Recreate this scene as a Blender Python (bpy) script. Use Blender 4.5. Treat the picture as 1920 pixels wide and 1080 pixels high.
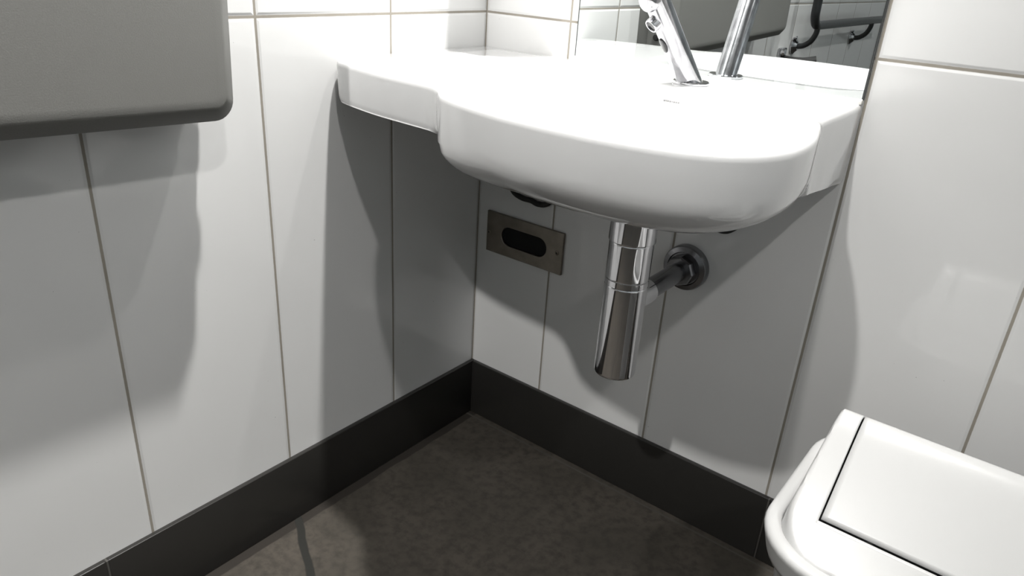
import bpy, bmesh, math, random
from mathutils import Vector, Matrix

random.seed(4)
for o in list(bpy.data.objects):
    bpy.data.objects.remove(o, do_unlink=True)
scn = bpy.context.scene
COL = scn.collection

# ------------------------------------------------------------------ camera
YAW, PITCH, ROLL = -0.6427, 0.4245, 0.0653
FPX = 1378.73
CAM = Vector((0.9408, -1.1219, 0.977))
sy_, cy_ = math.sin(YAW), math.cos(YAW)
sp_, cp_ = math.sin(PITCH), math.cos(PITCH)
F = Vector((sy_*cp_, cy_*cp_, -sp_))
R0 = F.cross(Vector((0, 0, 1))).normalized()
U0 = R0.cross(F)
R = R0*math.cos(ROLL) + U0*math.sin(ROLL)
U = -R0*math.sin(ROLL) + U0*math.cos(ROLL)
cam = bpy.data.cameras.new('camera')
cam.sensor_width = 36.0
cam.lens = FPX/1920.0*36.0
cam.clip_start = 0.02
cam_o = bpy.data.objects.new('camera', cam)
COL.objects.link(cam_o)
M = Matrix((R, U, -F)).transposed().to_4x4()
M.translation = CAM
cam_o.matrix_world = M
scn.camera = cam_o

# ------------------------------------------------------------------ world / view
w = bpy.data.worlds.new('room_world')
scn.world = w
w.use_nodes = True
w.node_tree.nodes['Background'].inputs[0].default_value = (0.75, 0.8, 0.85, 1)
w.node_tree.nodes['Background'].inputs[1].default_value = 0.005
scn.view_settings.view_transform = 'Standard'
scn.view_settings.look = 'None'
scn.view_settings.gamma = 1.0
scn.view_settings.exposure = 0.0

# ------------------------------------------------------------------ room lamps (x, y, z, watts, radius, aimed at, beam angle)
ROOM_H = 3.06
LAMPS = [
    (0.59, -0.30, 3.0, 480.0, 0.04, (-0.40, -0.46, 0.4), 76),
    (0.42, -2.32, 3.0, 245.0, 0.04, (-0.60, 0.0, 0.25), 74),
    (2.20, -1.45, 3.0, 92.0, 0.05, None, 150),
]
MIRROR_BOUNCE = (0.45, -0.085, 1.86, 14.0, 0.015)  # added lamp, stands in for the ceiling light thrown back by the mirror


# ------------------------------------------------------------------ helpers
def link(o):
    COL.objects.link(o)
    return o


def mesh_obj(name, verts, faces, mat=None, parent=None, smooth=40.0):
    me = bpy.data.meshes.new(name)
    me.from_pydata([tuple(v) for v in verts], [], faces)
    me.update()
    bm = bmesh.new()
    bm.from_mesh(me)
    bmesh.ops.remove_doubles(bm, verts=bm.verts, dist=1e-6)
    bmesh.ops.recalc_face_normals(bm, faces=bm.faces)
    bm.to_mesh(me)
    bm.free()
    return finish(name, me, mat, parent, smooth)


def finish(name, me, mat, parent, smooth):
    if smooth is not None:
        for p in me.polygons:
            p.use_smooth = True
        me.set_sharp_from_angle(angle=math.radians(smooth))
    if mat:
        me.materials.append(mat)
    o = link(bpy.data.objects.new(name, me))
    if parent:
        o.parent = parent
    return o


def bm_obj(name, bm, mat=None, parent=None, smooth=40.0):
    bmesh.ops.recalc_face_normals(bm, faces=bm.faces)
    me = bpy.data.meshes.new(name)
    bm.to_mesh(me)
    bm.free()
    return finish(name, me, mat, parent, smooth)


def thing(name, label, cat, loc, group=None, rot=(0, 0, 0)):
    o = link(bpy.data.objects.new(name, None))
    o.empty_display_size = 0.05
    o.location = loc
    o.rotation_euler = rot
    o['label'] = label
    o['category'] = cat
    if group:
        o['group'] = group
    return o


def structure(o):
    o['kind'] = 'structure'
    return o


def add_box(bm, lo, hi):
    c = [(lo[i]+hi[i])/2 for i in range(3)]
    s = [hi[i]-lo[i] for i in range(3)]
    r = bmesh.ops.create_cube(bm, size=1.0, matrix=Matrix.Translation(c) @ Matrix.Diagonal((*s, 1)))
    return r['verts']


def box_obj(name, lo, hi, mat, parent=None, bevel=0.0, seg=3):
    bm = bmesh.new()
    add_box(bm, lo, hi)
    if bevel:
        bmesh.ops.bevel(bm, geom=list(bm.edges), offset=bevel, segments=seg, profile=0.5, affect='EDGES')
    return bm_obj(name, bm, mat, parent)


def lathe(name, prof, mat, parent=None, seg=64, origin=(0, 0, 0), axis=(0, 0, 1), smooth=35.0):
    """prof: list of (radius, height) along the axis; closed at ends when radius is 0."""
    ax = Vector(axis).normalized()
    q = Vector((0, 0, 1)).rotation_difference(ax)
    org = Vector(origin)
    vs, fs = [], []
    full = [prof[0]]
    for (r0, h0), (r1, h1) in zip(prof, prof[1:]):
        d = math.hypot(r1-r0, h1-h0)
        if d > 0.008:
            e = 0.0012/d
            full += [(r0+(r1-r0)*e, h0+(h1-h0)*e), (r1+(r0-r1)*e, h1+(h0-h1)*e)]
        full.append((r1, h1))
    prof = full
    for r, h in prof:
        for k in range(seg):
            a = 2*math.pi*k/seg
            vs.append(org + q @ Vector((max(r, 1e-5)*math.cos(a), max(r, 1e-5)*math.sin(a), h)))
    n = len(prof)
    for i in range(n-1):
        for k in range(seg):
            k2 = (k+1) % seg
            fs.append((i*seg+k, i*seg+k2, (i+1)*seg+k2, (i+1)*seg+k))
    if prof[0][0] > 0:
        fs.append(tuple(range(seg))[::-1])
    if prof[-1][0] > 0:
        fs.append(tuple((n-1)*seg+k for k in range(seg)))
    return mesh_obj(name, vs, fs, mat, parent, smooth)


def spline(pts, n=12, closed=False):
    """Catmull-Rom through pts."""
    P = [Vector(p) for p in pts]
    out = []
    m = len(P)
    rng = range(m) if closed else range(m-1)
    for i in rng:
        if closed:
            a, b, c, d = P[(i-1) % m], P[i], P[(i+1) % m], P[(i+2) % m]
        else:
            a, b, c, d = P[max(i-1, 0)], P[i], P[i+1], P[min(i+2, m-1)]
        for k in range(n):
            t = k/n
            out.append(0.5*((2*b) + (c-a)*t + (2*a-5*b+4*c-d)*t*t + (3*b-a-3*c+d)*t**3))
    if not closed:
        out.append(P[-1])
    return out


def tube(name, pts, r, mat, parent=None, seg=24, cap=True):
    P = [Vector(p) for p in pts]
    vs, fs = [], []
    tan = []
    for i in range(len(P)):
        t = (P[min(i+1, len(P)-1)] - P[max(i-1, 0)]).normalized()
        tan.append(t)
    ref = Vector((0, 0, 1)) if abs(tan[0].z) < 0.9 else Vector((1, 0, 0))
    nrm = (ref - tan[0]*ref.dot(tan[0])).normalized()
    for i, p in enumerate(P):
        if i:
            nrm = (nrm - tan[i]*nrm.dot(tan[i])).normalized()
        b = tan[i].cross(nrm)
        rr = r[i] if isinstance(r, (list, tuple)) else r
        for k in range(seg):
            a = 2*math.pi*k/seg
            vs.append(p + (nrm*math.cos(a) + b*math.sin(a))*rr)
    for i in range(len(P)-1):
        for k in range(seg):
            k2 = (k+1) % seg
            fs.append((i*seg+k, i*seg+k2, (i+1)*seg+k2, (i+1)*seg+k))
    if cap:
        fs.append(tuple(range(seg))[::-1])
        fs.append(tuple((len(P)-1)*seg+k for k in range(seg)))
    return mesh_obj(name, vs, fs, mat, parent, 50)


def rrect(x0, x1, y0, y1, r, n=8):
    pts = []
    for cx, cy, a0 in ((x1-r, y1-r, 0), (x0+r, y1-r, 90), (x0+r, y0+r, 180), (x1-r, y0+r, 270)):
        for k in range(n+1):
            a = math.radians(a0 + 90*k/n)
            pts.append((cx + r*math.cos(a), cy + r*math.sin(a)))
    return pts


# ------------------------------------------------------------------ materials
class NT:
    def __init__(self, name):
        self.m = bpy.data.materials.new(name)
        self.m.use_nodes = True
        self.t = self.m.node_tree
        self.b = self.t.nodes['Principled BSDF']

    def n(self, kind, **kw):
        nd = self.t.nodes.new(kind)
        for k, v in kw.items():
            setattr(nd, k, v)
        return nd

    def l(self, a, b):
        self.t.links.new(a, b)

    def math(self, op, a, b=None, clamp=False):
        nd = self.n('ShaderNodeMath', operation=op, use_clamp=clamp)
        for i, v in enumerate((a, b)):
            if v is None:
                continue
            if isinstance(v, (int, float)):
                nd.inputs[i].default_value = v
            else:
                self.l(v, nd.inputs[i])
        return nd.outputs[0]

    def smooth(self, v, lo, hi, to0=0.0, to1=1.0):
        nd = self.n('ShaderNodeMapRange', interpolation_type='SMOOTHSTEP')
        self.l(v, nd.inputs[0])
        nd.inputs[1].default_value = lo
        nd.inputs[2].default_value = hi
        nd.inputs[3].default_value = to0
        nd.inputs[4].default_value = to1
        return nd.outputs[0]

    def mix(self, f, a, b):
        nd = self.n('ShaderNodeMix', data_type='RGBA')
        if isinstance(f, (int, float)):
            nd.inputs[0].default_value = f
        else:
            self.l(f, nd.inputs[0])
        for i, v in ((6, a), (7, b)):
            if isinstance(v, tuple):
                nd.inputs[i].default_value = (*v, 1)
            else:
                self.l(v, nd.inputs[i])
        return nd.outputs[2]

    def noise(self, scale, detail=2.0, vec=None, rough=0.5):
        nd = self.n('ShaderNodeTexNoise')
        nd.inputs['Scale'].default_value = scale
        nd.inputs['Detail'].default_value = detail
        nd.inputs['Roughness'].default_value = rough
        if vec is None:
            g = self.n('ShaderNodeNewGeometry')
            vec = g.outputs['Position']
        self.l(vec, nd.inputs['Vector'])
        return nd.outputs[0]

    def bump(self, h, strength, dist, prev=None):
        nd = self.n('ShaderNodeBump')
        nd.inputs['Strength'].default_value = strength
        nd.inputs['Distance'].default_value = dist
        self.l(h, nd.inputs['Height'])
        if prev is not None:
            self.l(prev, nd.inputs['Normal'])
        return nd.outputs[0]


def simple(name, col, rough=0.5, metal=0.0, spec=0.5, coat=0.0, nscale=0.0, namp=0.0, bumpd=0.0):
    t = NT(name)
    t.b.inputs['Roughness'].default_value = rough
    t.b.inputs['Metallic'].default_value = metal
    t.b.inputs['Specular IOR Level'].default_value = spec
    t.b.inputs['Coat Weight'].default_value = coat
    t.b.inputs['Coat Roughness'].default_value = 0.04
    if nscale:
        f = t.noise(nscale, 3)
        lo = tuple(max(c*(1-namp), 0) for c in col)
        hi = tuple(min(c*(1+namp), 1) for c in col)
        t.l(t.mix(f, lo, hi), t.b.inputs['Base Color'])
        if bumpd:
            t.l(t.bump(f, 0.5, bumpd), t.b.inputs['Normal'])
    else:
        t.b.inputs['Base Color'].default_value = (*col, 1)
    return t.m


def tile_material(name, axis, sign, joints, pitch, rows, tile_col, grout_col, rough, gw=0.0020, wav=0.0004):
    """Glazed tiles with grout at the measured joints (metres along the wall) and rows (heights)."""
    t = NT(name)
    g = t.n('ShaderNodeNewGeometry')
    s = t.n('ShaderNodeSeparateXYZ')
    t.l(g.outputs['Position'], s.inputs[0])
    u = s.outputs[axis]
    if sign < 0:
        u = t.math('MULTIPLY', u, -1.0)
    v = s.outputs[2]
    d = None
    for j in joints:
        e = t.math('ABSOLUTE', t.math('SUBTRACT', u, j))
        d = e if d is None else t.math('MINIMUM', d, e)
    # regular tiles continue past the last measured joint
    rel = t.math('SUBTRACT', u, joints[-1])
    pp = t.n('ShaderNodeMath', operation='PINGPONG')
    t.l(rel, pp.inputs[0])
    pp.inputs[1].default_value = pitch/2
    far = t.math('LESS_THAN', rel, 0.0)
    d = t.math('MINIMUM', d, t.math('ADD', pp.outputs[0], far))
    for r in rows:
        e = t.math('ABSOLUTE', t.math('SUBTRACT', v, r))
        d = t.math('MINIMUM', d, e)
    n = t.noise(160, 2)
    dn = t.math('ADD', d, t.math('MULTIPLY', t.math('SUBTRACT', n, 0.5), 0.0006))
    m = t.smooth(dn, gw*0.75, gw*1.25)
    spots = t.smooth(t.noise(210, 1), 0.80, 0.84)
    tone = t.noise(1.3, 2)
    tc = t.mix(tone, tuple(c*0.97 for c in tile_col), tile_col)
    tc = t.mix(spots, tc, tuple(c*0.45 for c in tile_col))
    gn = t.noise(9, 4)
    gc = t.mix(gn, tuple(c*0.7 for c in grout_col), tuple(c*1.2 for c in grout_col))
    t.l(t.mix(m, gc, tc), t.b.inputs['Base Color'])
    rg = t.n('ShaderNodeMapRange')
    t.l(m, rg.inputs[0])
    rg.inputs[3].default_value = 0.75
    rg.inputs[4].default_value = rough
    t.l(rg.outputs[0], t.b.inputs['Roughness'])
    h = t.smooth(d, gw*0.8, gw*3.2)
    wv = t.noise(5.0, 1)
    b1 = t.bump(wv, 1.0, wav)
    t.l(t.bump(h, 0.8, 0.0012, b1), t.b.inputs['Normal'])
    return t.m


JL = [-0.0006, 0.2426, 0.4949, 0.7465]
JB = [0.0002, 0.1900, 0.4425, 0.6910]
TILE = (0.71, 0.71, 0.705)
GROUT = (0.30, 0.275, 0.235)
M_tile_left = tile_material('white_glazed_tile_left', 1, -1, JL, 0.2515, [0.8785, 1.63, 2.38], TILE, GROUT, 0.07)
M_tile_back = tile_material('white_glazed_tile_back', 0, 1, JB, 0.2500, [0.8785, 1.63, 2.38], TILE, GROUT, 0.07)
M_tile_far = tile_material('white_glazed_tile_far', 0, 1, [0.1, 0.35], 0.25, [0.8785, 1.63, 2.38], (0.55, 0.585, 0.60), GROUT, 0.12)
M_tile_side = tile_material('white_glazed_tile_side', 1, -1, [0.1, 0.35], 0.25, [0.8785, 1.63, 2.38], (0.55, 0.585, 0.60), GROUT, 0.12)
DARK = (0.022, 0.021, 0.0195)
M_skirt_left = tile_material('dark_skirting_tile_left', 1, -1, [0.0012, 0.82], 0.60, [5.0], DARK, (0.05, 0.047, 0.042), 0.30, 0.0012)
M_skirt_back = tile_material('dark_skirting_tile_back', 0, 1, [0.009, 0.70], 0.60, [5.0], DARK, (0.07, 0.066, 0.06), 0.30, 0.0012)
M_ceiling = simple('matt_ceiling_paint', (0.45, 0.45, 0.45), 0.9, nscale=30, namp=0.03)

M_ceramic = simple('white_vitreous_china', (0.67, 0.67, 0.67), 0.06, spec=0.55, coat=0.3, nscale=2, namp=0.01)
M_chrome = simple('polished_chrome', (0.80, 0.80, 0.82), 0.05, 1.0, nscale=40, namp=0.04)
M_chrome_dull = simple('watermarked_chrome', (0.50, 0.50, 0.52), 0.14, 1.0, nscale=45, namp=0.55)
M_chrome_shaded = simple('shade_darkened_chrome', (0.24, 0.24, 0.25), 0.22, 1.0, nscale=50, namp=0.25)  # darker copy of the chrome; deep shade under the basin put into colour
M_steel = simple('brushed_steel', (0.26, 0.235, 0.20), 0.42, 1.0, nscale=45, namp=0.30)
M_black = simple('black_rubber', (0.012, 0.012, 0.012), 0.6, nscale=50, namp=0.2)
M_hole = simple('dark_recess', (0.004, 0.004, 0.004), 0.9, nscale=20, namp=0.1)
M_sensor = simple('dark_sensor_glass', (0.012, 0.012, 0.014), 0.08, nscale=20, namp=0.1)
M_plastic = simple('white_moulded_plastic', (0.50, 0.50, 0.495), 0.28, nscale=3, namp=0.012)
M_rail = simple('dark_grey_coated_metal', (0.018, 0.019, 0.02), 0.28, 0.0, nscale=12, namp=0.1)
M_seal = simple('white_sealant', (0.78, 0.77, 0.74), 0.5, nscale=60, namp=0.05)
M_edge = simple('dark_mirror_edge', (0.05, 0.055, 0.055), 0.3, 0.3, nscale=60, namp=0.2)
M_mark = simple('grey_printed_mark', (0.28, 0.28, 0.28), 0.5, nscale=60, namp=0.05)
M_fix = simple('white_lamp_housing', (0.75, 0.75, 0.75), 0.4, nscale=10, namp=0.02)


def speckled():
    t = NT('grey_speckled_plastic')
    n1 = t.noise(650, 2)
    n2 = t.noise(6, 3)
    c = t.mix(t.smooth(n1, 0.35, 0.68), (0.146, 0.146, 0.137), (0.172, 0.171, 0.160))
    c = t.mix(t.smooth(n2, 0.3, 0.7), c, (0.158, 0.157, 0.148))
    t.l(c, t.b.inputs['Base Color'])
    t.b.inputs['Roughness'].default_value = 0.5
    t.l(t.bump(n1, 0.4, 0.0004), t.b.inputs['Normal'])
    return t.m


M_unit = speckled()


def mirror_mat():
    t = NT('mirror_silver')
    t.b.inputs['Metallic'].default_value = 1.0
    t.b.inputs['Roughness'].default_value = 0.0
    n = t.noise(18, 3)
    t.l(t.mix(n, (0.80, 0.83, 0.83), (0.84, 0.87, 0.86)), t.b.inputs['Base Color'])
    return t.m


M_mirror = mirror_mat()


def floor_mat():
    t = NT('dark_stone_floor')
    g = t.n('ShaderNodeNewGeometry')
    s = t.n('ShaderNodeSeparateXYZ')
    t.l(g.outputs['Position'], s.inputs[0])
    x, y = s.outputs[0], s.outputs[1]
    big = t.noise(7, 4)
    fine = t.noise(55, 5, rough=0.6)
    c = t.mix(t.smooth(big, 0.3, 0.7), (0.050, 0.045, 0.038), (0.067, 0.059, 0.050))
    c = t.mix(t.smooth(fine, 0.35, 0.75), c, (0.038, 0.035, 0.030))
    # strip of grout along the left skirting
    wob = t.math('MULTIPLY', t.math('SUBTRACT', t.noise(14, 2), 0.5), 0.010)
    strip = t.smooth(t.math('ADD', x, wob), 0.026, 0.029)
    c = t.mix(strip, (0.028, 0.025, 0.022), c)
    # slab joint running out from the strip
    d = t.math('ADD', t.math('MULTIPLY', x, 0.485), t.math('MULTIPLY', y, 0.875))
    d = t.math('ADD', d, wob)
    pp = t.n('ShaderNodeMath', operation='PINGPONG')
    t.l(t.math('ADD', d, 0.428+2.7), pp.inputs[0])
    pp.inputs[1].default_value = 0.45
    j = t.smooth(pp.outputs[0], 0.0055, 0.0085)
    c = t.mix(j, (0.023, 0.023, 0.021), c)
    # straight tile joint next to the wall
    e = t.math('ABSOLUTE', t.math('ADD', y, 0.021))
    c = t.mix(t.smooth(e, 0.0015, 0.003), (0.06, 0.056, 0.05), c)
    t.l(c, t.b.inputs['Base Color'])
    t.b.inputs['Roughness'].default_value = 0.38
    t.b.inputs['Specular IOR Level'].default_value = 0.10
    b1 = t.bump(fine, 0.35, 0.0012)
    t.l(t.bump(j, 0.6, 0.001, b1), t.b.inputs['Normal'])
    return t.m


M_floor = floor_mat()


def emit(name, col, s):
    t = NT(name)
    t.b.inputs['Base Color'].default_value = (0.8, 0.8, 0.8, 1)
    n = t.noise(10, 1)
    t.l(t.mix(n, col, col), t.b.inputs['Emission Color'])
    t.b.inputs['Emission Strength'].default_value = s
    return t.m


M_lens = emit('lit_lamp_lens', (1, 0.98, 0.94), 6.0)

# ------------------------------------------------------------------ room shell
RX, RY = 2.95, -3.45
T = 0.12


def slab(name, lo, hi, mat):
    return structure(box_obj(name, lo, hi, mat))


slab('floor', (-T, RY-T, -T), (RX+T, T, 0), M_floor)
slab('ceiling', (-T, RY-T, ROOM_H), (RX+T, T, ROOM_H+T), M_ceiling)
slab('wall_left', (-T, RY-T, 0), (0, T, ROOM_H), M_tile_left)
slab('wall_back', (0, 0, 0), (RX, T, ROOM_H), M_tile_back)
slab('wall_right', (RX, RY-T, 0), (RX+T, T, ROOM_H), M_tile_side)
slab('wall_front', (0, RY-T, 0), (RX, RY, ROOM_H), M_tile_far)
SK, SH = 0.009, 0.135
structure(box_obj('baseboard_left', (0, RY, 0), (SK, 0, SH), M_skirt_left, bevel=0.0016))
structure(box_obj('baseboard_back', (SK, -SK, 0), (RX, 0, SH), M_skirt_back, bevel=0.0016))
structure(box_obj('baseboard_right', (RX-SK, RY, 0), (RX, -SK, SH), M_skirt_left, bevel=0.0016))
structure(box_obj('baseboard_front', (SK, RY, 0), (RX-SK, RY+SK, SH), M_skirt_back, bevel=0.0016))

# ------------------------------------------------------------------ washbasin
C0 = Vector((0.515, -0.300))
ZT = 0.818
front = [(0.004, -0.330), (0.0055, -0.352), (0.012, -0.366), (0.030, -0.376), (0.08, -0.388), (0.133, -0.397),
         (0.195, -0.402), (0.235, -0.405), (0.257, -0.411), (0.274, -0.421), (0.292, -0.437), (0.307, -0.449), (0.325, -0.458),
         (0.363, -0.471), (0.424, -0.484), (0.468, -0.488), (0.512, -0.489), (0.56, -0.487), (0.606, -0.480),
         (0.651, -0.467), (0.683, -0.446), (0.706, -0.416), (0.719, -0.380), (0.7215, -0.335), (0.717, -0.290),
         (0.707, -0.243), (0.697, -0.208), (0.6915, -0.190), (0.689, -0.165), (0.6885, -0.130)]
BULGE0 = Vector((0.300, -0.444))
BULGE1 = Vector((0.694, -0.200))


def poly_outline():
    f = spline([(x, y, 0) for x, y in front], 10)
    pts = [(0.004, 0.0-k*0.330/16) for k in range(16)]
    pts += [(v.x, v.y) for v in f]
    pts += [(0.6885, -0.130 + k*0.130/8) for k in range(1, 9)]
    n = 44
    pts += [(0.6885 - k*(0.6885-0.004)/n, 0.0) for k in range(1, n)]
    return [Vector((x, y-0.0008 if y > -0.0008 else y)) for x, y in pts]


OUT = poly_outline()


def polar(curve):
    """list of points -> function angle -> radius around C0"""
    tab = sorted((math.atan2(p[1]-C0.y, p[0]-C0.x), math.hypot(p[0]-C0.x, p[1]-C0.y)) for p in curve)
    A = [(a-2*math.pi, r) for a, r in tab[-3:]] + tab + [(a+2*math.pi, r) for a, r in tab[:3]]

    def f(a):
        lo, hi = 0, len(A)-1
        while hi-lo > 1:
            m = (lo+hi)//2
            if A[m][0] <= a:
                lo = m
            else:
                hi = m
        (a0, r0), (a1, r1) = A[lo], A[hi]
        if a1 == a0:
            return r0
        t = (a-a0)/(a1-a0)
        return r0+(r1-r0)*t
    return f


bowl_out = [(0.688, -0.15), (0.686, -0.09), (0.665, -0.04), (0.60, -0.022), (0.50, -0.020), (0.40, -0.024), (0.330, -0.05), (0.296, -0.12),
            (0.284, -0.22), (0.284, -0.32), (0.290, -0.39), (0.302, -0.435)]
bulge_pts = [(x, y) for x, y in front if (x >= 0.325 and y <= -0.20)]
bowl_out = [(v.x, v.y) for v in spline([(x, y, 0) for x, y in (bulge_pts + bowl_out)], 10, closed=True)]
R_out = polar(bowl_out)
inner = [(0.345, -0.434), (0.38, -0.450), (0.43, -0.463), (0.512, -0.468), (0.59, -0.461), (0.645, -0.446), (0.680, -0.415), (0.697, -0.370),
         (0.697, -0.310), (0.685, -0.240), (0.662, -0.175), (0.620, -0.138), (0.55, -0.124), (0.47, -0.121), (0.40, -0.126), (0.345, -0.150),
         (0.312, -0.205), (0.302, -0.280), (0.304, -0.350), (0.318, -0.405)]
inner = [(v.x, v.y) for v in spline([(x, y, 0) for x, y in inner], 12, closed=True)]
R_in = polar(inner)


def under(rho, end=0.0):
    rho = min(max(rho, 0), 1)
    return 0.0735*(1-rho**2.4)**(0.5+0.5*end)


def edge_z(p):
    # height of the lower edge of the apron; the right-hand end runs deeper
    z = 0.754
    if p.y < -0.18:
        t = min(max((p.x-0.285)/0.13, 0), 1)
        z = 0.754 + 0.014*t*t*(3-2*t)
    if p.x > 0.66 and p.y > -0.26:
        t = min(max((p.y+0.26)/0.09, 0), 1)
        t = t*t*(3-2*t)
        z = z*(1-t) + (0.722 - 0.018*min(max((p.y+0.17)/0.17, 0), 1))*t
    return z


def make_basin():
    root = thing('washbasin', 'white ceramic wall-hung washbasin with side shelf and round bulging bowl below the mirror', 'washbasin', (0.35, 0, 0.75))
    inv = Vector((0.35, 0, 0.75))
    n = len(OUT)
    rings = []
    dirs = [(p-C0) for p in OUT]
    ang = [math.atan2(d.y, d.x) for d in dirs]
    rad = [d.length for d in dirs]
    uni = [d.normalized() for d in dirs]

    # inward normals of the outline
    nin = []
    for k in range(n):
        a, b = OUT[k-1], OUT[(k+1) % n]
        t = (b-a)
        nv = Vector((-t.y, t.x))
        if nv.length < 1e-9:
            nv = Vector((0, 0))
        else:
            nv.normalize()
        if nv.dot(C0-OUT[k]) < 0:
            nv = -nv
        nin.append(nv)

    def ring(fn):
        rings.append([fn(k) for k in range(n)])

    def at(k, r, z):
        q = C0 + uni[k]*r
        return Vector((q.x, q.y, z))

    ez = [edge_z(p) for p in OUT]
    # bf: 1 where the outline is the bowl itself (apron runs straight into the bowl), 0 along the shelf ends
    bf = []
    for k in range(n):
        t = min(max((rad[k]-R_out(ang[k])-0.001)/0.02, 0), 1)
        bf.append(1-t*t*(3-2*t))
    lim = [rad[k]-0.006*(1-bf[k]) for k in range(n)]

    # underside, centre to edge
    for rho in (0.02, 0.1, 0.2, 0.3, 0.4, 0.5, 0.6, 0.68, 0.75, 0.81, 0.86, 0.90, 0.93, 0.955, 0.975, 0.99):
        def f(k, rho=rho):
            ro = min(R_out(ang[k]), lim[k])*(1-bf[k]) + lim[k]*bf[k]
            z = ez[k]*rho**2 + 0.768*(1-rho**2) - under(rho, min(max((0.752-ez[k])/0.03, 0), 1))
            return at(k, ro*rho, z)
        ring(f)
    for s in (0.0, 0.35, 0.7, 1.0):
        def f(k, s=s):
            ro = min(R_out(ang[k]), lim[k])*(1-bf[k]) + lim[k]*bf[k]
            r1 = lim[k]
            return at(k, ro+(r1-ro)*s, ez[k])
        ring(f)

    def edge(ins, z_add=None, z=None):
        def f(k):
            q = OUT[k] + nin[k]*(ins if z is not None else ins*(1-bf[k]))
            return Vector((q.x, q.y, (ez[k]+z_add*(1-bf[k])) if z is None else z))
        return f
    ring(edge(0.0038, 0.0012))
    ring(edge(0.0022, 0.0045))
    ring(edge(0.0014, 0.010))
    ring(lambda k: Vector((OUT[k].x + nin[k].x*0.0005*(1-bf[k]), OUT[k].y + nin[k].y*0.0005*(1-bf[k]), ez[k]*0.45 + 0.8065*0.55)))
    ring(edge(0.0000, z=0.8075))
    ring(edge(0.0006, z=0.8120))
    ring(edge(0.0022, z=0.8155))
    ring(edge(0.0050, z=0.8175))
    # deck
    for s in (0.15, 0.5, 0.85):
        def f(k, s=s):
            r1 = R_in(ang[k])*1.035
            r0 = rad[k]-0.008
            r = r0+(r1-r0)*s
            return at(k, r, ZT)
        ring(f)
    for m_, z in ((1.02, ZT), (1.0, ZT-0.0015), (0.985, ZT-0.006), (0.972, ZT-0.014), (0.955, ZT-0.028), (0.93, ZT-0.040), (0.89, ZT-0.054),
                  (0.83, ZT-0.068), (0.75, ZT-0.079), (0.65, ZT-0.087), (0.5, ZT-0.094), (0.35, ZT-0.099), (0.2, ZT-0.102), (0.02, ZT-0.104)):
        ring(lambda k, m_=m_, z=z: at(k, R_in(ang[k])*m_, z))
    vs = [v-inv for r in rings for v in r]
    fs = []
    for i in range(len(rings)-1):
        for k in range(n):
            k2 = (k+1) % n
            fs.append((i*n+k, i*n+k2, (i+1)*n+k2, (i+1)*n+k))
    fs.append(tuple(range(n))[::-1])
    L = len(rings)-1
    fs.append(tuple(L*n+k for k in range(n)))
    mesh_obj('basin_body', vs, fs, M_ceramic, root, 50)
    # chrome waste in the bottom of the bowl
    lathe('drain', [(0.0, 0.004), (0.016, 0.0035), (0.028, 0.002), (0.032, 0.0), (0.032, -0.004), (0.0, -0.004)], M_chrome, root,
          origin=Vector((0.475, -0.235, 0.7205))-inv)
    # small illegible grey mark printed on the back slope of the bowl
    bm = bmesh.new()
    x = 0.0
    for i, wd in enumerate((3.2, 1.2, 2.6, 3.0, 1.4, 3.0, 2.4, 2.8)):
        cxm = 0.4485 + x + wd*0.0005
        ang0 = math.atan2(0.176, cxm-C0.x)
        r_ = R_in(ang0)*0.966
        q = C0 + Vector((math.cos(ang0), math.sin(ang0)))*r_
        add_box(bm, (cxm-wd*0.0005-0.35, q.y-0.0006, ZT-0.0210-0.75), (cxm+wd*0.0005-0.35, q.y+0.0010, ZT-0.0188-0.75))
        x += wd*0.001 + 0.0008
    bm_obj('maker_mark', bm, M_mark, root)
    return root


basin = make_basin()

# sealant between basin and mirror / walls
structure(box_obj('trim_1', (0.207, -0.0090, ZT-0.001), (0.688, 0, ZT+0.0062), M_seal, bevel=0.001))

# ------------------------------------------------------------------ mirror
mir = thing('mirror', 'frameless rectangular wall mirror standing on the back edge of the washbasin', 'mirror', (0.4475, 0, 0.823))
MX0, MX1, MZ0, MZ1 = 0.2078, 0.6885, 0.8230, 1.95
box_obj('glass', (MX0-0.4475+0.0022, -0.0062, 0.001), (MX1-0.4475-0.0022, -0.0056, MZ1-MZ0-0.0015), M_mirror, mir)
bm = bmesh.new()
add_box(bm, (MX0-0.4475, -0.0055, 0.0), (MX1-0.4475, 0.0, MZ1-MZ0))
bm_obj('backing_edge', bm, M_edge, mir)

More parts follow.
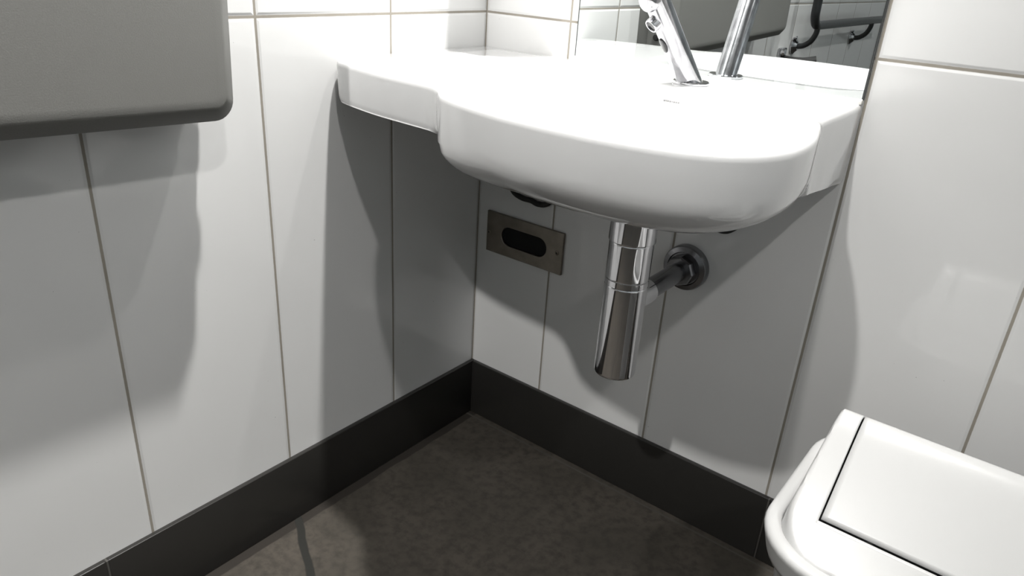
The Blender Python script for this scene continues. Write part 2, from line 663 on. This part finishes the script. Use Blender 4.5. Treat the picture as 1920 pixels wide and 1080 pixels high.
# ------------------------------------------------------------------ tap
def make_tap():
    B = Vector((0.460, -0.070, ZT))
    root = thing('sensor_tap', 'chrome leaning cylindrical sensor tap standing on the back of the washbasin', 'tap', B)
    lathe('base_flange', [(0.0, 0.0), (0.0262, 0.0), (0.0272, 0.0012), (0.0272, 0.0036), (0.0262, 0.0048), (0.018, 0.0052), (0.0, 0.0052)], M_chrome, root)
    ax = Vector((-0.022, -0.100, 0.117)).normalized()
    L = 0.190
    r = 0.0172
    # body: sheared lower end meets the flange
    seg = 64
    q = Vector((0, 0, 1)).rotation_difference(ax)
    vs, fs = [], []
    hs = [None, 0.03, 0.06, 0.09, 0.12, 0.15, 0.175, 0.186, 0.1885, L]
    rs = [r, r, r, r, r, r, r, r, r-0.0008, r-0.003]
    for h, rr in zip(hs, rs):
        for k in range(seg):
            a = 2*math.pi*k/seg
            off = q @ Vector((rr*math.cos(a), rr*math.sin(a), 0))
            if h is None:
                t = (0.0045-off.z)/ax.z
                vs.append(off + ax*t)
            else:
                vs.append(off + ax*(h if h > 0.04 else max(h, (0.0045-off.z)/ax.z + 0.002)))
    for i in range(len(hs)-1):
        for k in range(seg):
            k2 = (k+1) % seg
            fs.append((i*seg+k, i*seg+k2, (i+1)*seg+k2, (i+1)*seg+k))
    fs.append(tuple(range(seg))[::-1])
    fs.append(tuple((len(hs)-1)*seg+k for k in range(seg)))
    mesh_obj('body', vs, fs, M_chrome_dull, root, 35)
    # downward / forward facing side of the leaning body
    side = Vector((-0.35, -0.80, -0.65))
    side = (side - ax*side.dot(ax)).normalized()
    no = ax*0.1285 + side*(r-0.0045)
    hd = ax*0.161 + side*0.002
    lathe('spout_head', [(0.0, -0.006), (0.0158, -0.006), (0.0166, 0.0), (0.0166, 0.010), (0.0158, 0.0140), (0.0135, 0.0172), (0.009, 0.0190), (0.0, 0.0196)], M_chrome_dull, root,
          seg=48, origin=hd, axis=(side + ax*0.25).normalized(), smooth=60)
    lathe('nozzle', [(0.0, 0.0), (0.0102, 0.0), (0.0102, 0.010), (0.0094, 0.0115), (0.0080, 0.0112), (0.0077, 0.008), (0.0, 0.008)], M_chrome, root,
          seg=40, origin=no, axis=side)
    lathe('aerator', [(0.0, 0.0), (0.0076, 0.0), (0.0076, 0.0012), (0.0, 0.0012)], M_sensor, root, seg=32, origin=no+side*0.0082, axis=side)
    # oval sensor window lying on the curved body
    b = ax.cross(side)
    vs, fs = [], []
    nr, na = 5, 32
    cen = 0.089
    for i in range(nr+1):
        f = i/nr
        for k in range(na):
            a = 2*math.pi*k/na
            h = cen + 0.0125*f*math.cos(a)
            ph = (0.0062*f*math.sin(a))/r
            vs.append(ax*h + (side*math.cos(ph) + b*math.sin(ph))*(r+0.0006))
    for i in range(nr):
        for k in range(na):
            k2 = (k+1) % na
            fs.append((i*na+k, i*na+k2, (i+1)*na+k2, (i+1)*na+k))
    o = mesh_obj('sensor_window', vs, fs, M_sensor, root, 60)
    md = o.modifiers.new('thick', 'SOLIDIFY')
    md.thickness = 0.0012
    md.offset = 0
    return root


make_tap()

# ------------------------------------------------------------------ bottle trap
def make_trap():
    B = Vector((0.4630, -0.195, 0.378))
    root = thing('bottle_trap', 'chrome cylindrical bottle trap hanging under the washbasin', 'pipe', B)
    lathe('cup', [(0.0, 0.0), (0.030, 0.0), (0.0322, 0.0015), (0.033, 0.004), (0.0332, 0.154), (0.0326, 0.1552), (0.0, 0.1552)], M_chrome, root)
    lathe('collar', [(0.0, 0.1552), (0.0322, 0.1552), (0.0334, 0.1562), (0.0334, 0.1650), (0.0322, 0.1660), (0.0, 0.1660)], M_chrome, root)
    lathe('upper_sleeve', [(0.0, 0.166), (0.0326, 0.166), (0.0332, 0.167), (0.0334, 0.224), (0.0328, 0.225), (0.0, 0.225)], M_chrome, root)
    lathe('tailpiece_nut', [(0.0, 0.225), (0.0345, 0.2255), (0.0352, 0.2265), (0.0352, 0.313), (0.0, 0.314)], M_chrome, root)
    # side outlet to the wall
    pts = [(0.004, 0.020, 0.122), (0.006, 0.06, 0.124), (0.009, 0.12, 0.127), (0.012, 0.188, 0.130)]
    tube('outlet_pipe', pts, 0.0165, M_chrome_shaded, root)
    tube('outlet_sleeve', [(0.0045, 0.022, 0.1225), (0.0062, 0.062, 0.1245)], 0.0205, M_chrome, root)
    o = Vector((0.012, 0.195, 0.130))
    d = Vector((0, -1, 0))
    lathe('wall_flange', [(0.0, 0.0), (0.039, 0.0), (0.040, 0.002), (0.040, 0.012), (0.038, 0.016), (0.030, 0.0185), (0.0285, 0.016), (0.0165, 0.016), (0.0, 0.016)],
          M_chrome_shaded, root, origin=o, axis=d)
    lathe('compression_nut', [(0.0, 0.016), (0.025, 0.016), (0.026, 0.018), (0.026, 0.034), (0.024, 0.037), (0.0, 0.037)], M_chrome_shaded, root, seg=8, origin=o, axis=d, smooth=20)
    return root


make_trap()

# ------------------------------------------------------------------ dark pipe clips on the wall under the bowl
def clip(name, label, pts, r):
    c = Vector(pts[0])
    o = tube(name, [Vector(p)-c for p in spline(pts, 6)], r, M_black, None, 12)
    o.location = c
    o['label'] = label
    o['category'] = 'hose'
    return o


clip('rubber_hose', 'short black hose peeping out under the left side of the basin bowl',
     [(0.078, -0.007, 0.575), (0.096, -0.008, 0.553), (0.118, -0.009, 0.546), (0.140, -0.009, 0.546), (0.158, -0.009, 0.543), (0.180, -0.009, 0.550), (0.215, -0.009, 0.585)], 0.0055)
clip('rubber_hose', 'black hose end just showing under the bowl, right of the chrome trap',
     [(0.490, -0.009, 0.612), (0.510, -0.009, 0.594), (0.534, -0.009, 0.592), (0.556, -0.009, 0.612)], 0.0065)

# ------------------------------------------------------------------ slotted wall plate
def make_plate():
    B = Vector((0.126, 0, 0.455))
    root = thing('wall_plate', 'dull metal rectangular plate with long black slot on the tiles under the basin', 'wall plate', B)
    hw, hh, th = 0.0955, 0.0435, 0.0065
    sw, sr = 0.0565, 0.0200
    rot = Matrix.Rotation(0.0, 3, 'Y')
    n = 12
    # slot outline and matching outer points
    slot = []
    for cx, a0 in ((sw-sr, -90), (-(sw-sr), 90)):
        for k in range(n+1):
            a = math.radians(a0+180*k/n)
            slot.append((cx+sr*math.cos(a), sr*math.sin(a)))
    outer = []
    for x, z in slot:
        # project to plate rectangle
        s = min(hw/abs(x) if abs(x) > 1e-6 else 1e9, hh/abs(z) if abs(z) > 1e-6 else 1e9)
        outer.append([x*s, z*s])
    # snap nearest points to the corners
    for cx in (-hw, hw):
        for cz in (-hh, hh):
            i = min(range(len(outer)), key=lambda i: (outer[i][0]-cx)**2+(outer[i][1]-cz)**2)
            outer[i] = [cx, cz]
    N = len(slot)
    vs, fs = [], []
    for y in (-0.0005, -th):
        for loop in (outer, slot):
            for x, z in loop:
                vs.append((x, y, z))
    bo, bs, fo, fsl = 0, N, 2*N, 3*N
    for k in range(N):
        k2 = (k+1) % N
        fs.append((bo+k, bo+k2, bs+k2, bs+k))
        fs.append((fo+k, fsl+k, fsl+k2, fo+k2))
        fs.append((bo+k, fo+k, fo+k2, bo+k2))
        fs.append((bs+k, bs+k2, fsl+k2, fsl+k))
    o = mesh_obj('plate', vs, fs, M_steel, root, 30)
    md = o.modifiers.new('bev', 'BEVEL')
    md.width = 0.0012
    md.segments = 2
    md.limit_method = 'ANGLE'
    box_obj('slot_recess', (-sw-0.004, -0.0011, -sr-0.004), (sw+0.004, -0.0001, sr+0.004), M_hole, root)
    for x, z in ((-0.0885, -0.002), (0.083, 0.001)):
        s = lathe('screw', [(0.0, 0.0), (0.0046, 0.0), (0.0046, 0.0006), (0.0034, 0.0015), (0.0, 0.0018)], M_steel, root, seg=24, origin=(x, -th, z), axis=(0, -1, 0))
        d = lathe('screw_recess', [(0.0, 0.0), (0.0017, 0.0), (0.0017, 0.0004), (0.0, 0.0004)], M_hole, s, seg=6, origin=(x, -th-0.0016, z), axis=(0, -1, 0))
    return root


make_plate()

# ------------------------------------------------------------------ swing-top bin
def make_bin():
    X0, X1, Y0, Y1 = 0.784, 1.189, -0.474, -0.156
    cx, cy = (X0+X1)/2, (Y0+Y1)/2
    root = thing('swing_bin', 'tall white plastic bin with swing lid standing beside the washbasin', 'bin', (cx, cy, 0))
    hx, hy = (X1-X0)/2, (Y1-Y0)/2
    n = 10

    def rr(ix, r):
        return rrect(-hx+ix, hx-ix, -hy+ix, hy-ix, r, n)
    secs = [(0.062, 0.045, 0.0), (0.058, 0.05, 0.004), (0.036, 0.06, 0.20), (0.020, 0.070, 0.372), (0.016, 0.072, 0.380),
            (0.008, 0.078, 0.384), (0.006, 0.080, 0.390), (0.001, 0.084, 0.410), (0.0, 0.085, 0.414), (0.0015, 0.084, 0.4185), (0.005, 0.081, 0.4205),
            (0.011, 0.076, 0.4205), (0.016, 0.072, 0.4195), (0.0180, 0.070, 0.417), (0.0190, 0.069, 0.405), (0.026, 0.062, 0.36), (0.045, 0.054, 0.20), (0.066, 0.040, 0.010)]
    vs, fs = [], []
    for ins, r, z in secs:
        for x, y in rr(ins, r):
            vs.append((x, y, z))
    N = 4*(n+1)
    for i in range(len(secs)-1):
        for k in range(N):
            k2 = (k+1) % N
            fs.append((i*N+k, i*N+k2, (i+1)*N+k2, (i+1)*N+k))
    fs.append(tuple(range(N))[::-1])
    fs.append(tuple((len(secs)-1)*N+k for k in range(N)))
    mesh_obj('bin_body', vs, fs, M_plastic, root, 50)

    # lid height field, footprint inset from the rim
    ins = 0.0200
    lx, ly = hx-ins, hy-ins
    zf, zr = 0.408, 0.527
    rc = 0.052

    def sdist(x, y):
        qx, qy = abs(x)-(lx-rc), abs(y)-(ly-rc)
        return rc - (math.hypot(max(qx, 0), max(qy, 0)) + min(max(qx, qy), 0))

    def roof(y):
        a = math.sqrt(y*y + 0.011**2) - 0.011
        return zr - a*0.90

    def smin(a, b, k=0.012):
        h = max(k-abs(a-b), 0)/k
        return min(a, b) - h*h*k*0.25

    def height(x, y):
        d = max(sdist(x, y), 0)
        return max(zf, smin(roof(y), zf + 0.004 + d*9.0, 0.032)) if d > 1e-5 else zf
    sx = lx-0.0385       # flap half length
    syf = 0.100        # flap half depth
    gap = 0.0010

    def axis_lines(half, seam, nfine):
        L = []
        for k in range(nfine+1):
            L.append(-half + (half-seam-gap)*k/nfine)
        m = 44
        for k in range(m+1):
            L.append(-(seam-gap) + 2*(seam-gap)*k/m)
        for k in range(nfine+1):
            L.append(seam+gap + (half-seam-gap)*k/nfine)
        return sorted(set(round(v, 6) for v in L))
    xs = axis_lines(lx, sx, 16)
    ys = axis_lines(ly, syf, 14)

    def grid(name, keep, mat):
        idx, vv, ff = {}, [], []

        def vid(i, j):
            if (i, j) not in idx:
                idx[(i, j)] = len(vv)
                x, y = xs[i], ys[j]
                # pull corner points onto the rounded footprint
                d = sdist(x, y)
                if d < 0:
                    px, py = abs(x)-(lx-rc), abs(y)-(ly-rc)
                    h = math.hypot(px, py)
                    x = math.copysign(lx-rc + px/h*rc, x)
                    y = math.copysign(ly-rc + py/h*rc, y)
                vv.append((x, y, height(x, y)))
            return idx[(i, j)]
        for i in range(len(xs)-1):
            for j in range(len(ys)-1):
                mx, my = (xs[i]+xs[i+1])/2, (ys[j]+ys[j+1])/2
                if keep(mx, my):
                    ff.append((vid(i, j), vid(i+1, j), vid(i+1, j+1), vid(i, j+1)))
        o = mesh_obj(name, vv, ff, mat, root, 50)
        # make sure normals face up before thickening
        me = o.data
        bm_ = bmesh.new()
        bm_.from_mesh(me)
        for f in bm_.faces:
            f.normal_update()
            if f.normal.z < 0:
                f.normal_flip()
        bm_.to_mesh(me)
        bm_.free()
        md = o.modifiers.new('shell', 'SOLIDIFY')
        md.thickness = 0.003
        md.offset = -1
        return o
    grid('lid_frame', lambda x, y: abs(x) > sx+gap*0.5 or abs(y) > syf+gap*0.5, M_plastic)
    grid('swing_flap', lambda x, y: abs(x) < sx-gap*0.5 and abs(y) < syf-gap*0.5, M_plastic)
    return root


make_bin()

# ------------------------------------------------------------------ folded changing unit on the left wall
def make_unit():
    tilt = -0.040
    root = thing('changing_unit', 'large grey speckled fold-down unit fixed to the left tiled wall', 'changing unit', (0, -0.592, 0.764), rot=(tilt, 0, 0))
    W, H, D = 0.80, 0.52, 0.100

    def block(name, x0, x1, ins, rad, mat, fr):
        """rounded slab in the y-z plane from x0 to x1, front edge rounded by fr"""
        vs, fs = [], []
        N = None
        m = 8
        secs = [(x0, 0.0), (x1-fr, 0.0)]
        if fr > 0.01:
            secs = [(x0, 0.0), (x1-0.018, 0.0), (x1-0.0165, 0.0006), (x1-0.0025, 0.0160), (x1-0.0008, 0.0180), (x1, 0.0205), (x1, 0.03)]
        else:
            for k in range(1, m+1):
                a = math.pi/2*k/m
                secs.append((x1-fr+fr*math.sin(a), fr*(1-math.cos(a))))
        for x, i2 in secs:
            pts = rrect(-W+ins+i2, -ins-i2, ins+i2, H-ins-i2, max(rad-i2*0.6, 0.004), 8)
            N = len(pts)
            for y, z in pts:
                vs.append((x, y, z))
        for i in range(len(secs)-1):
            for k in range(N):
                k2 = (k+1) % N
                fs.append((i*N+k, i*N+k2, (i+1)*N+k2, (i+1)*N+k))
        fs.append(tuple(range(N)))
        fs.append(tuple((len(secs)-1)*N+k for k in range(N))[::-1])
        return mesh_obj(name, vs, fs, mat, root, 45)
    block('wall_tray', 0.0008, 0.030, 0.006, 0.020, M_unit, 0.004)
    block('bed_panel', 0.0315, D, 0.0, 0.026, M_unit, 0.017)
    for x, z in ((0.036, 0.088), (0.058, 0.052)):
        lathe('hinge_pin', [(0.0, 0.0), (0.0085, 0.0), (0.0085, 0.006), (0.0065, 0.009), (0.0, 0.0095)], M_black, root, seg=24,
              origin=(x, -0.001, z), axis=(0, 1, 0))
    return root


make_unit()

# ------------------------------------------------------------------ grab rail further along the left wall (seen in the mirror)
def make_rail():
    yb, x0, z0 = -1.72, 0.075, 0.812
    root = thing('grab_rail', 'dark grey bent grab rail on wall brackets, seen in the mirror', 'grab rail', (0, yb, z0))
    r = 0.0155
    pts = [(x0, 0, 0.62), (x0, 0, 0.35), (x0, 0, 0.06)]
    for k in range(0, 9):
        a = math.pi/2*k/8
        pts.append((x0, -0.05+0.05*math.cos(a), 0.05-0.05*math.sin(a)))
    pts += [(x0, -0.3, 0.0), (x0, -0.7, 0.0), (x0, -1.12, 0.0)]
    tube('rail_tube', pts, r, M_rail, root)
    for y in (-0.055, -0.80):
        br = [(x0, y, 0.0), (x0+0.001, y, -0.025), (x0-0.012, y, -0.055), (x0-0.035, y, -0.073), (0.02, y, -0.078)]
        tube('bracket', spline(br, 6), 0.010, M_rail, root, 16)
        lathe('wall_rose', [(0.0, 0.001), (0.030, 0.001), (0.030, 0.006), (0.022, 0.012), (0.014, 0.020), (0.0, 0.022)], M_chrome_dull, root, seg=32,
              origin=(0, y, -0.078), axis=(1, 0, 0))
        lathe('bracket_screw', [(0.0, 0.0), (0.006, 0.0), (0.006, 0.006), (0.0, 0.008)], M_chrome, root, seg=16, origin=(0.006, y, -0.050), axis=(1, 0, 0.4))
    tube('bracket', spline([(x0, 0, 0.60), (x0-0.01, 0, 0.64), (0.04, 0, 0.66), (0.02, 0, 0.66)], 6), 0.010, M_rail, root, 16)
    return root


make_rail()


def make_holder():
    root = thing('paper_holder', 'small dark rounded holder on the wall below the grab rail, seen in the mirror', 'holder', (0, -1.655, 0.698))
    box_obj('wall_mount', (0.001, -0.03, -0.03), (0.014, 0.03, 0.035), M_chrome_dull, root, bevel=0.004)
    tube('holder_arm', spline([(0.012, 0, 0.0), (0.05, 0, -0.004), (0.09, -0.005, -0.004), (0.125, -0.02, 0.002)], 8), [0.011 + 0.007*i/24 for i in range(25)], M_black, root, 20)
    lathe('knob', [(0.0, 0.0), (0.012, 0.0), (0.014, 0.004), (0.010, 0.012), (0.0, 0.014)], M_chrome, root, seg=24, origin=(0.013, 0.018, 0.022), axis=(1, 0, 0))
    return root


make_holder()

# ------------------------------------------------------------------ soap dispenser just above the frame, its shadow falls on the shelf corner
def make_soap():
    root = thing('soap_dispenser', 'white rounded soap dispenser on the back wall tiles left of the mirror', 'soap dispenser', (0.126, 0, 1.045))
    W2 = 0.080
    prof = [(-W2, 0.0), (-W2, -0.050), (-0.074, -0.095), (-0.054, -0.129), (-0.020, -0.139), (0.020, -0.139), (0.054, -0.125), (0.074, -0.090), (W2, -0.045), (W2, 0.0)]
    pl = [(v.x, v.y) for v in spline([(x, y, 0) for x, y in prof], 6)]
    vs, fs = [], []
    zs = [(0.0, 0.90), (0.006, 0.97), (0.016, 1.0), (0.10, 1.0), (0.20, 0.97), (0.235, 0.92), (0.245, 0.84)]
    n = len(pl)
    for z, sc in zs:
        for x, y in pl:
            vs.append((x*(0.5+0.5*sc), y*sc-0.0008, z))
    for i in range(len(zs)-1):
        for k in range(n):
            k2 = (k+1) % n
            fs.append((i*n+k, i*n+k2, (i+1)*n+k2, (i+1)*n+k))
    fs.append(tuple(range(n))[::-1])
    fs.append(tuple((len(zs)-1)*n+k for k in range(n)))
    mesh_obj('cover', vs, fs, M_plastic, root, 50)
    box_obj('push_bar', (-0.035, -0.150, 0.030), (0.035, -0.136, 0.085), M_black, root, bevel=0.005)
    return root


make_soap()

# ------------------------------------------------------------------ lamps
def spot(name, loc, power, radius, parent, angle=150.0, blend=0.4, aim=None):
    ld = bpy.data.lights.new(name, 'SPOT')
    ld.energy = power
    ld.shadow_soft_size = radius
    ld.spot_size = math.radians(angle)
    ld.spot_blend = blend
    ld.color = (1.0, 0.985, 0.96)
    lo = link(bpy.data.objects.new(name, ld))
    lo.parent = parent
    lo.location = loc
    if aim is not None:
        d = Vector(aim) - (Vector(loc) + parent.location)
        lo.rotation_euler = Vector((0, 0, -1)).rotation_difference(d.normalized()).to_euler()
    return lo


wh = ['over the washbasin', 'nearest the left wall behind the camera', 'in the middle of the room']
for i, (x, y, z, p, r, aim, ang) in enumerate(LAMPS):
    root = thing('ceiling_light', 'round recessed ceiling light %s' % wh[i], 'ceiling light', (x, y, ROOM_H), group='recessed ceiling lights')
    lathe('trim_ring', [(0.052, -0.0005), (0.075, -0.0005), (0.077, -0.004), (0.070, -0.008), (0.056, -0.006), (0.052, -0.002), (0.052, -0.0005)], M_fix, root, seg=48)
    lathe('lens', [(0.0, -0.003), (0.050, -0.003), (0.050, -0.001), (0.0, -0.001)], M_lens, root, seg=48)
    spot('lamp', (0, 0, z-ROOM_H), p, r, root, ang, 1.0 if aim else 0.4, aim)
x, y, z, p, r = MIRROR_BOUNCE  # unseen helper, added to imitate ceiling light reflected off the mirror
root = thing('mirror_bounce_helper', 'added helper lamp above the mirror, standing in for reflected ceiling light', 'helper light', (x, 0, z+0.05))
box_obj('helper_housing', (-0.15, -0.11, 0.0), (0.15, -0.001, 0.03), M_fix, root, bevel=0.006)  # invented casing around the added lamp
lathe('lens', [(0.0, -0.003), (0.022, -0.003), (0.022, -0.0005), (0.0, -0.0005)], M_lens, root, seg=32, origin=(0, y, 0))
spot('lamp', (0, y, -0.05), p, r, root, 170, 0.3)
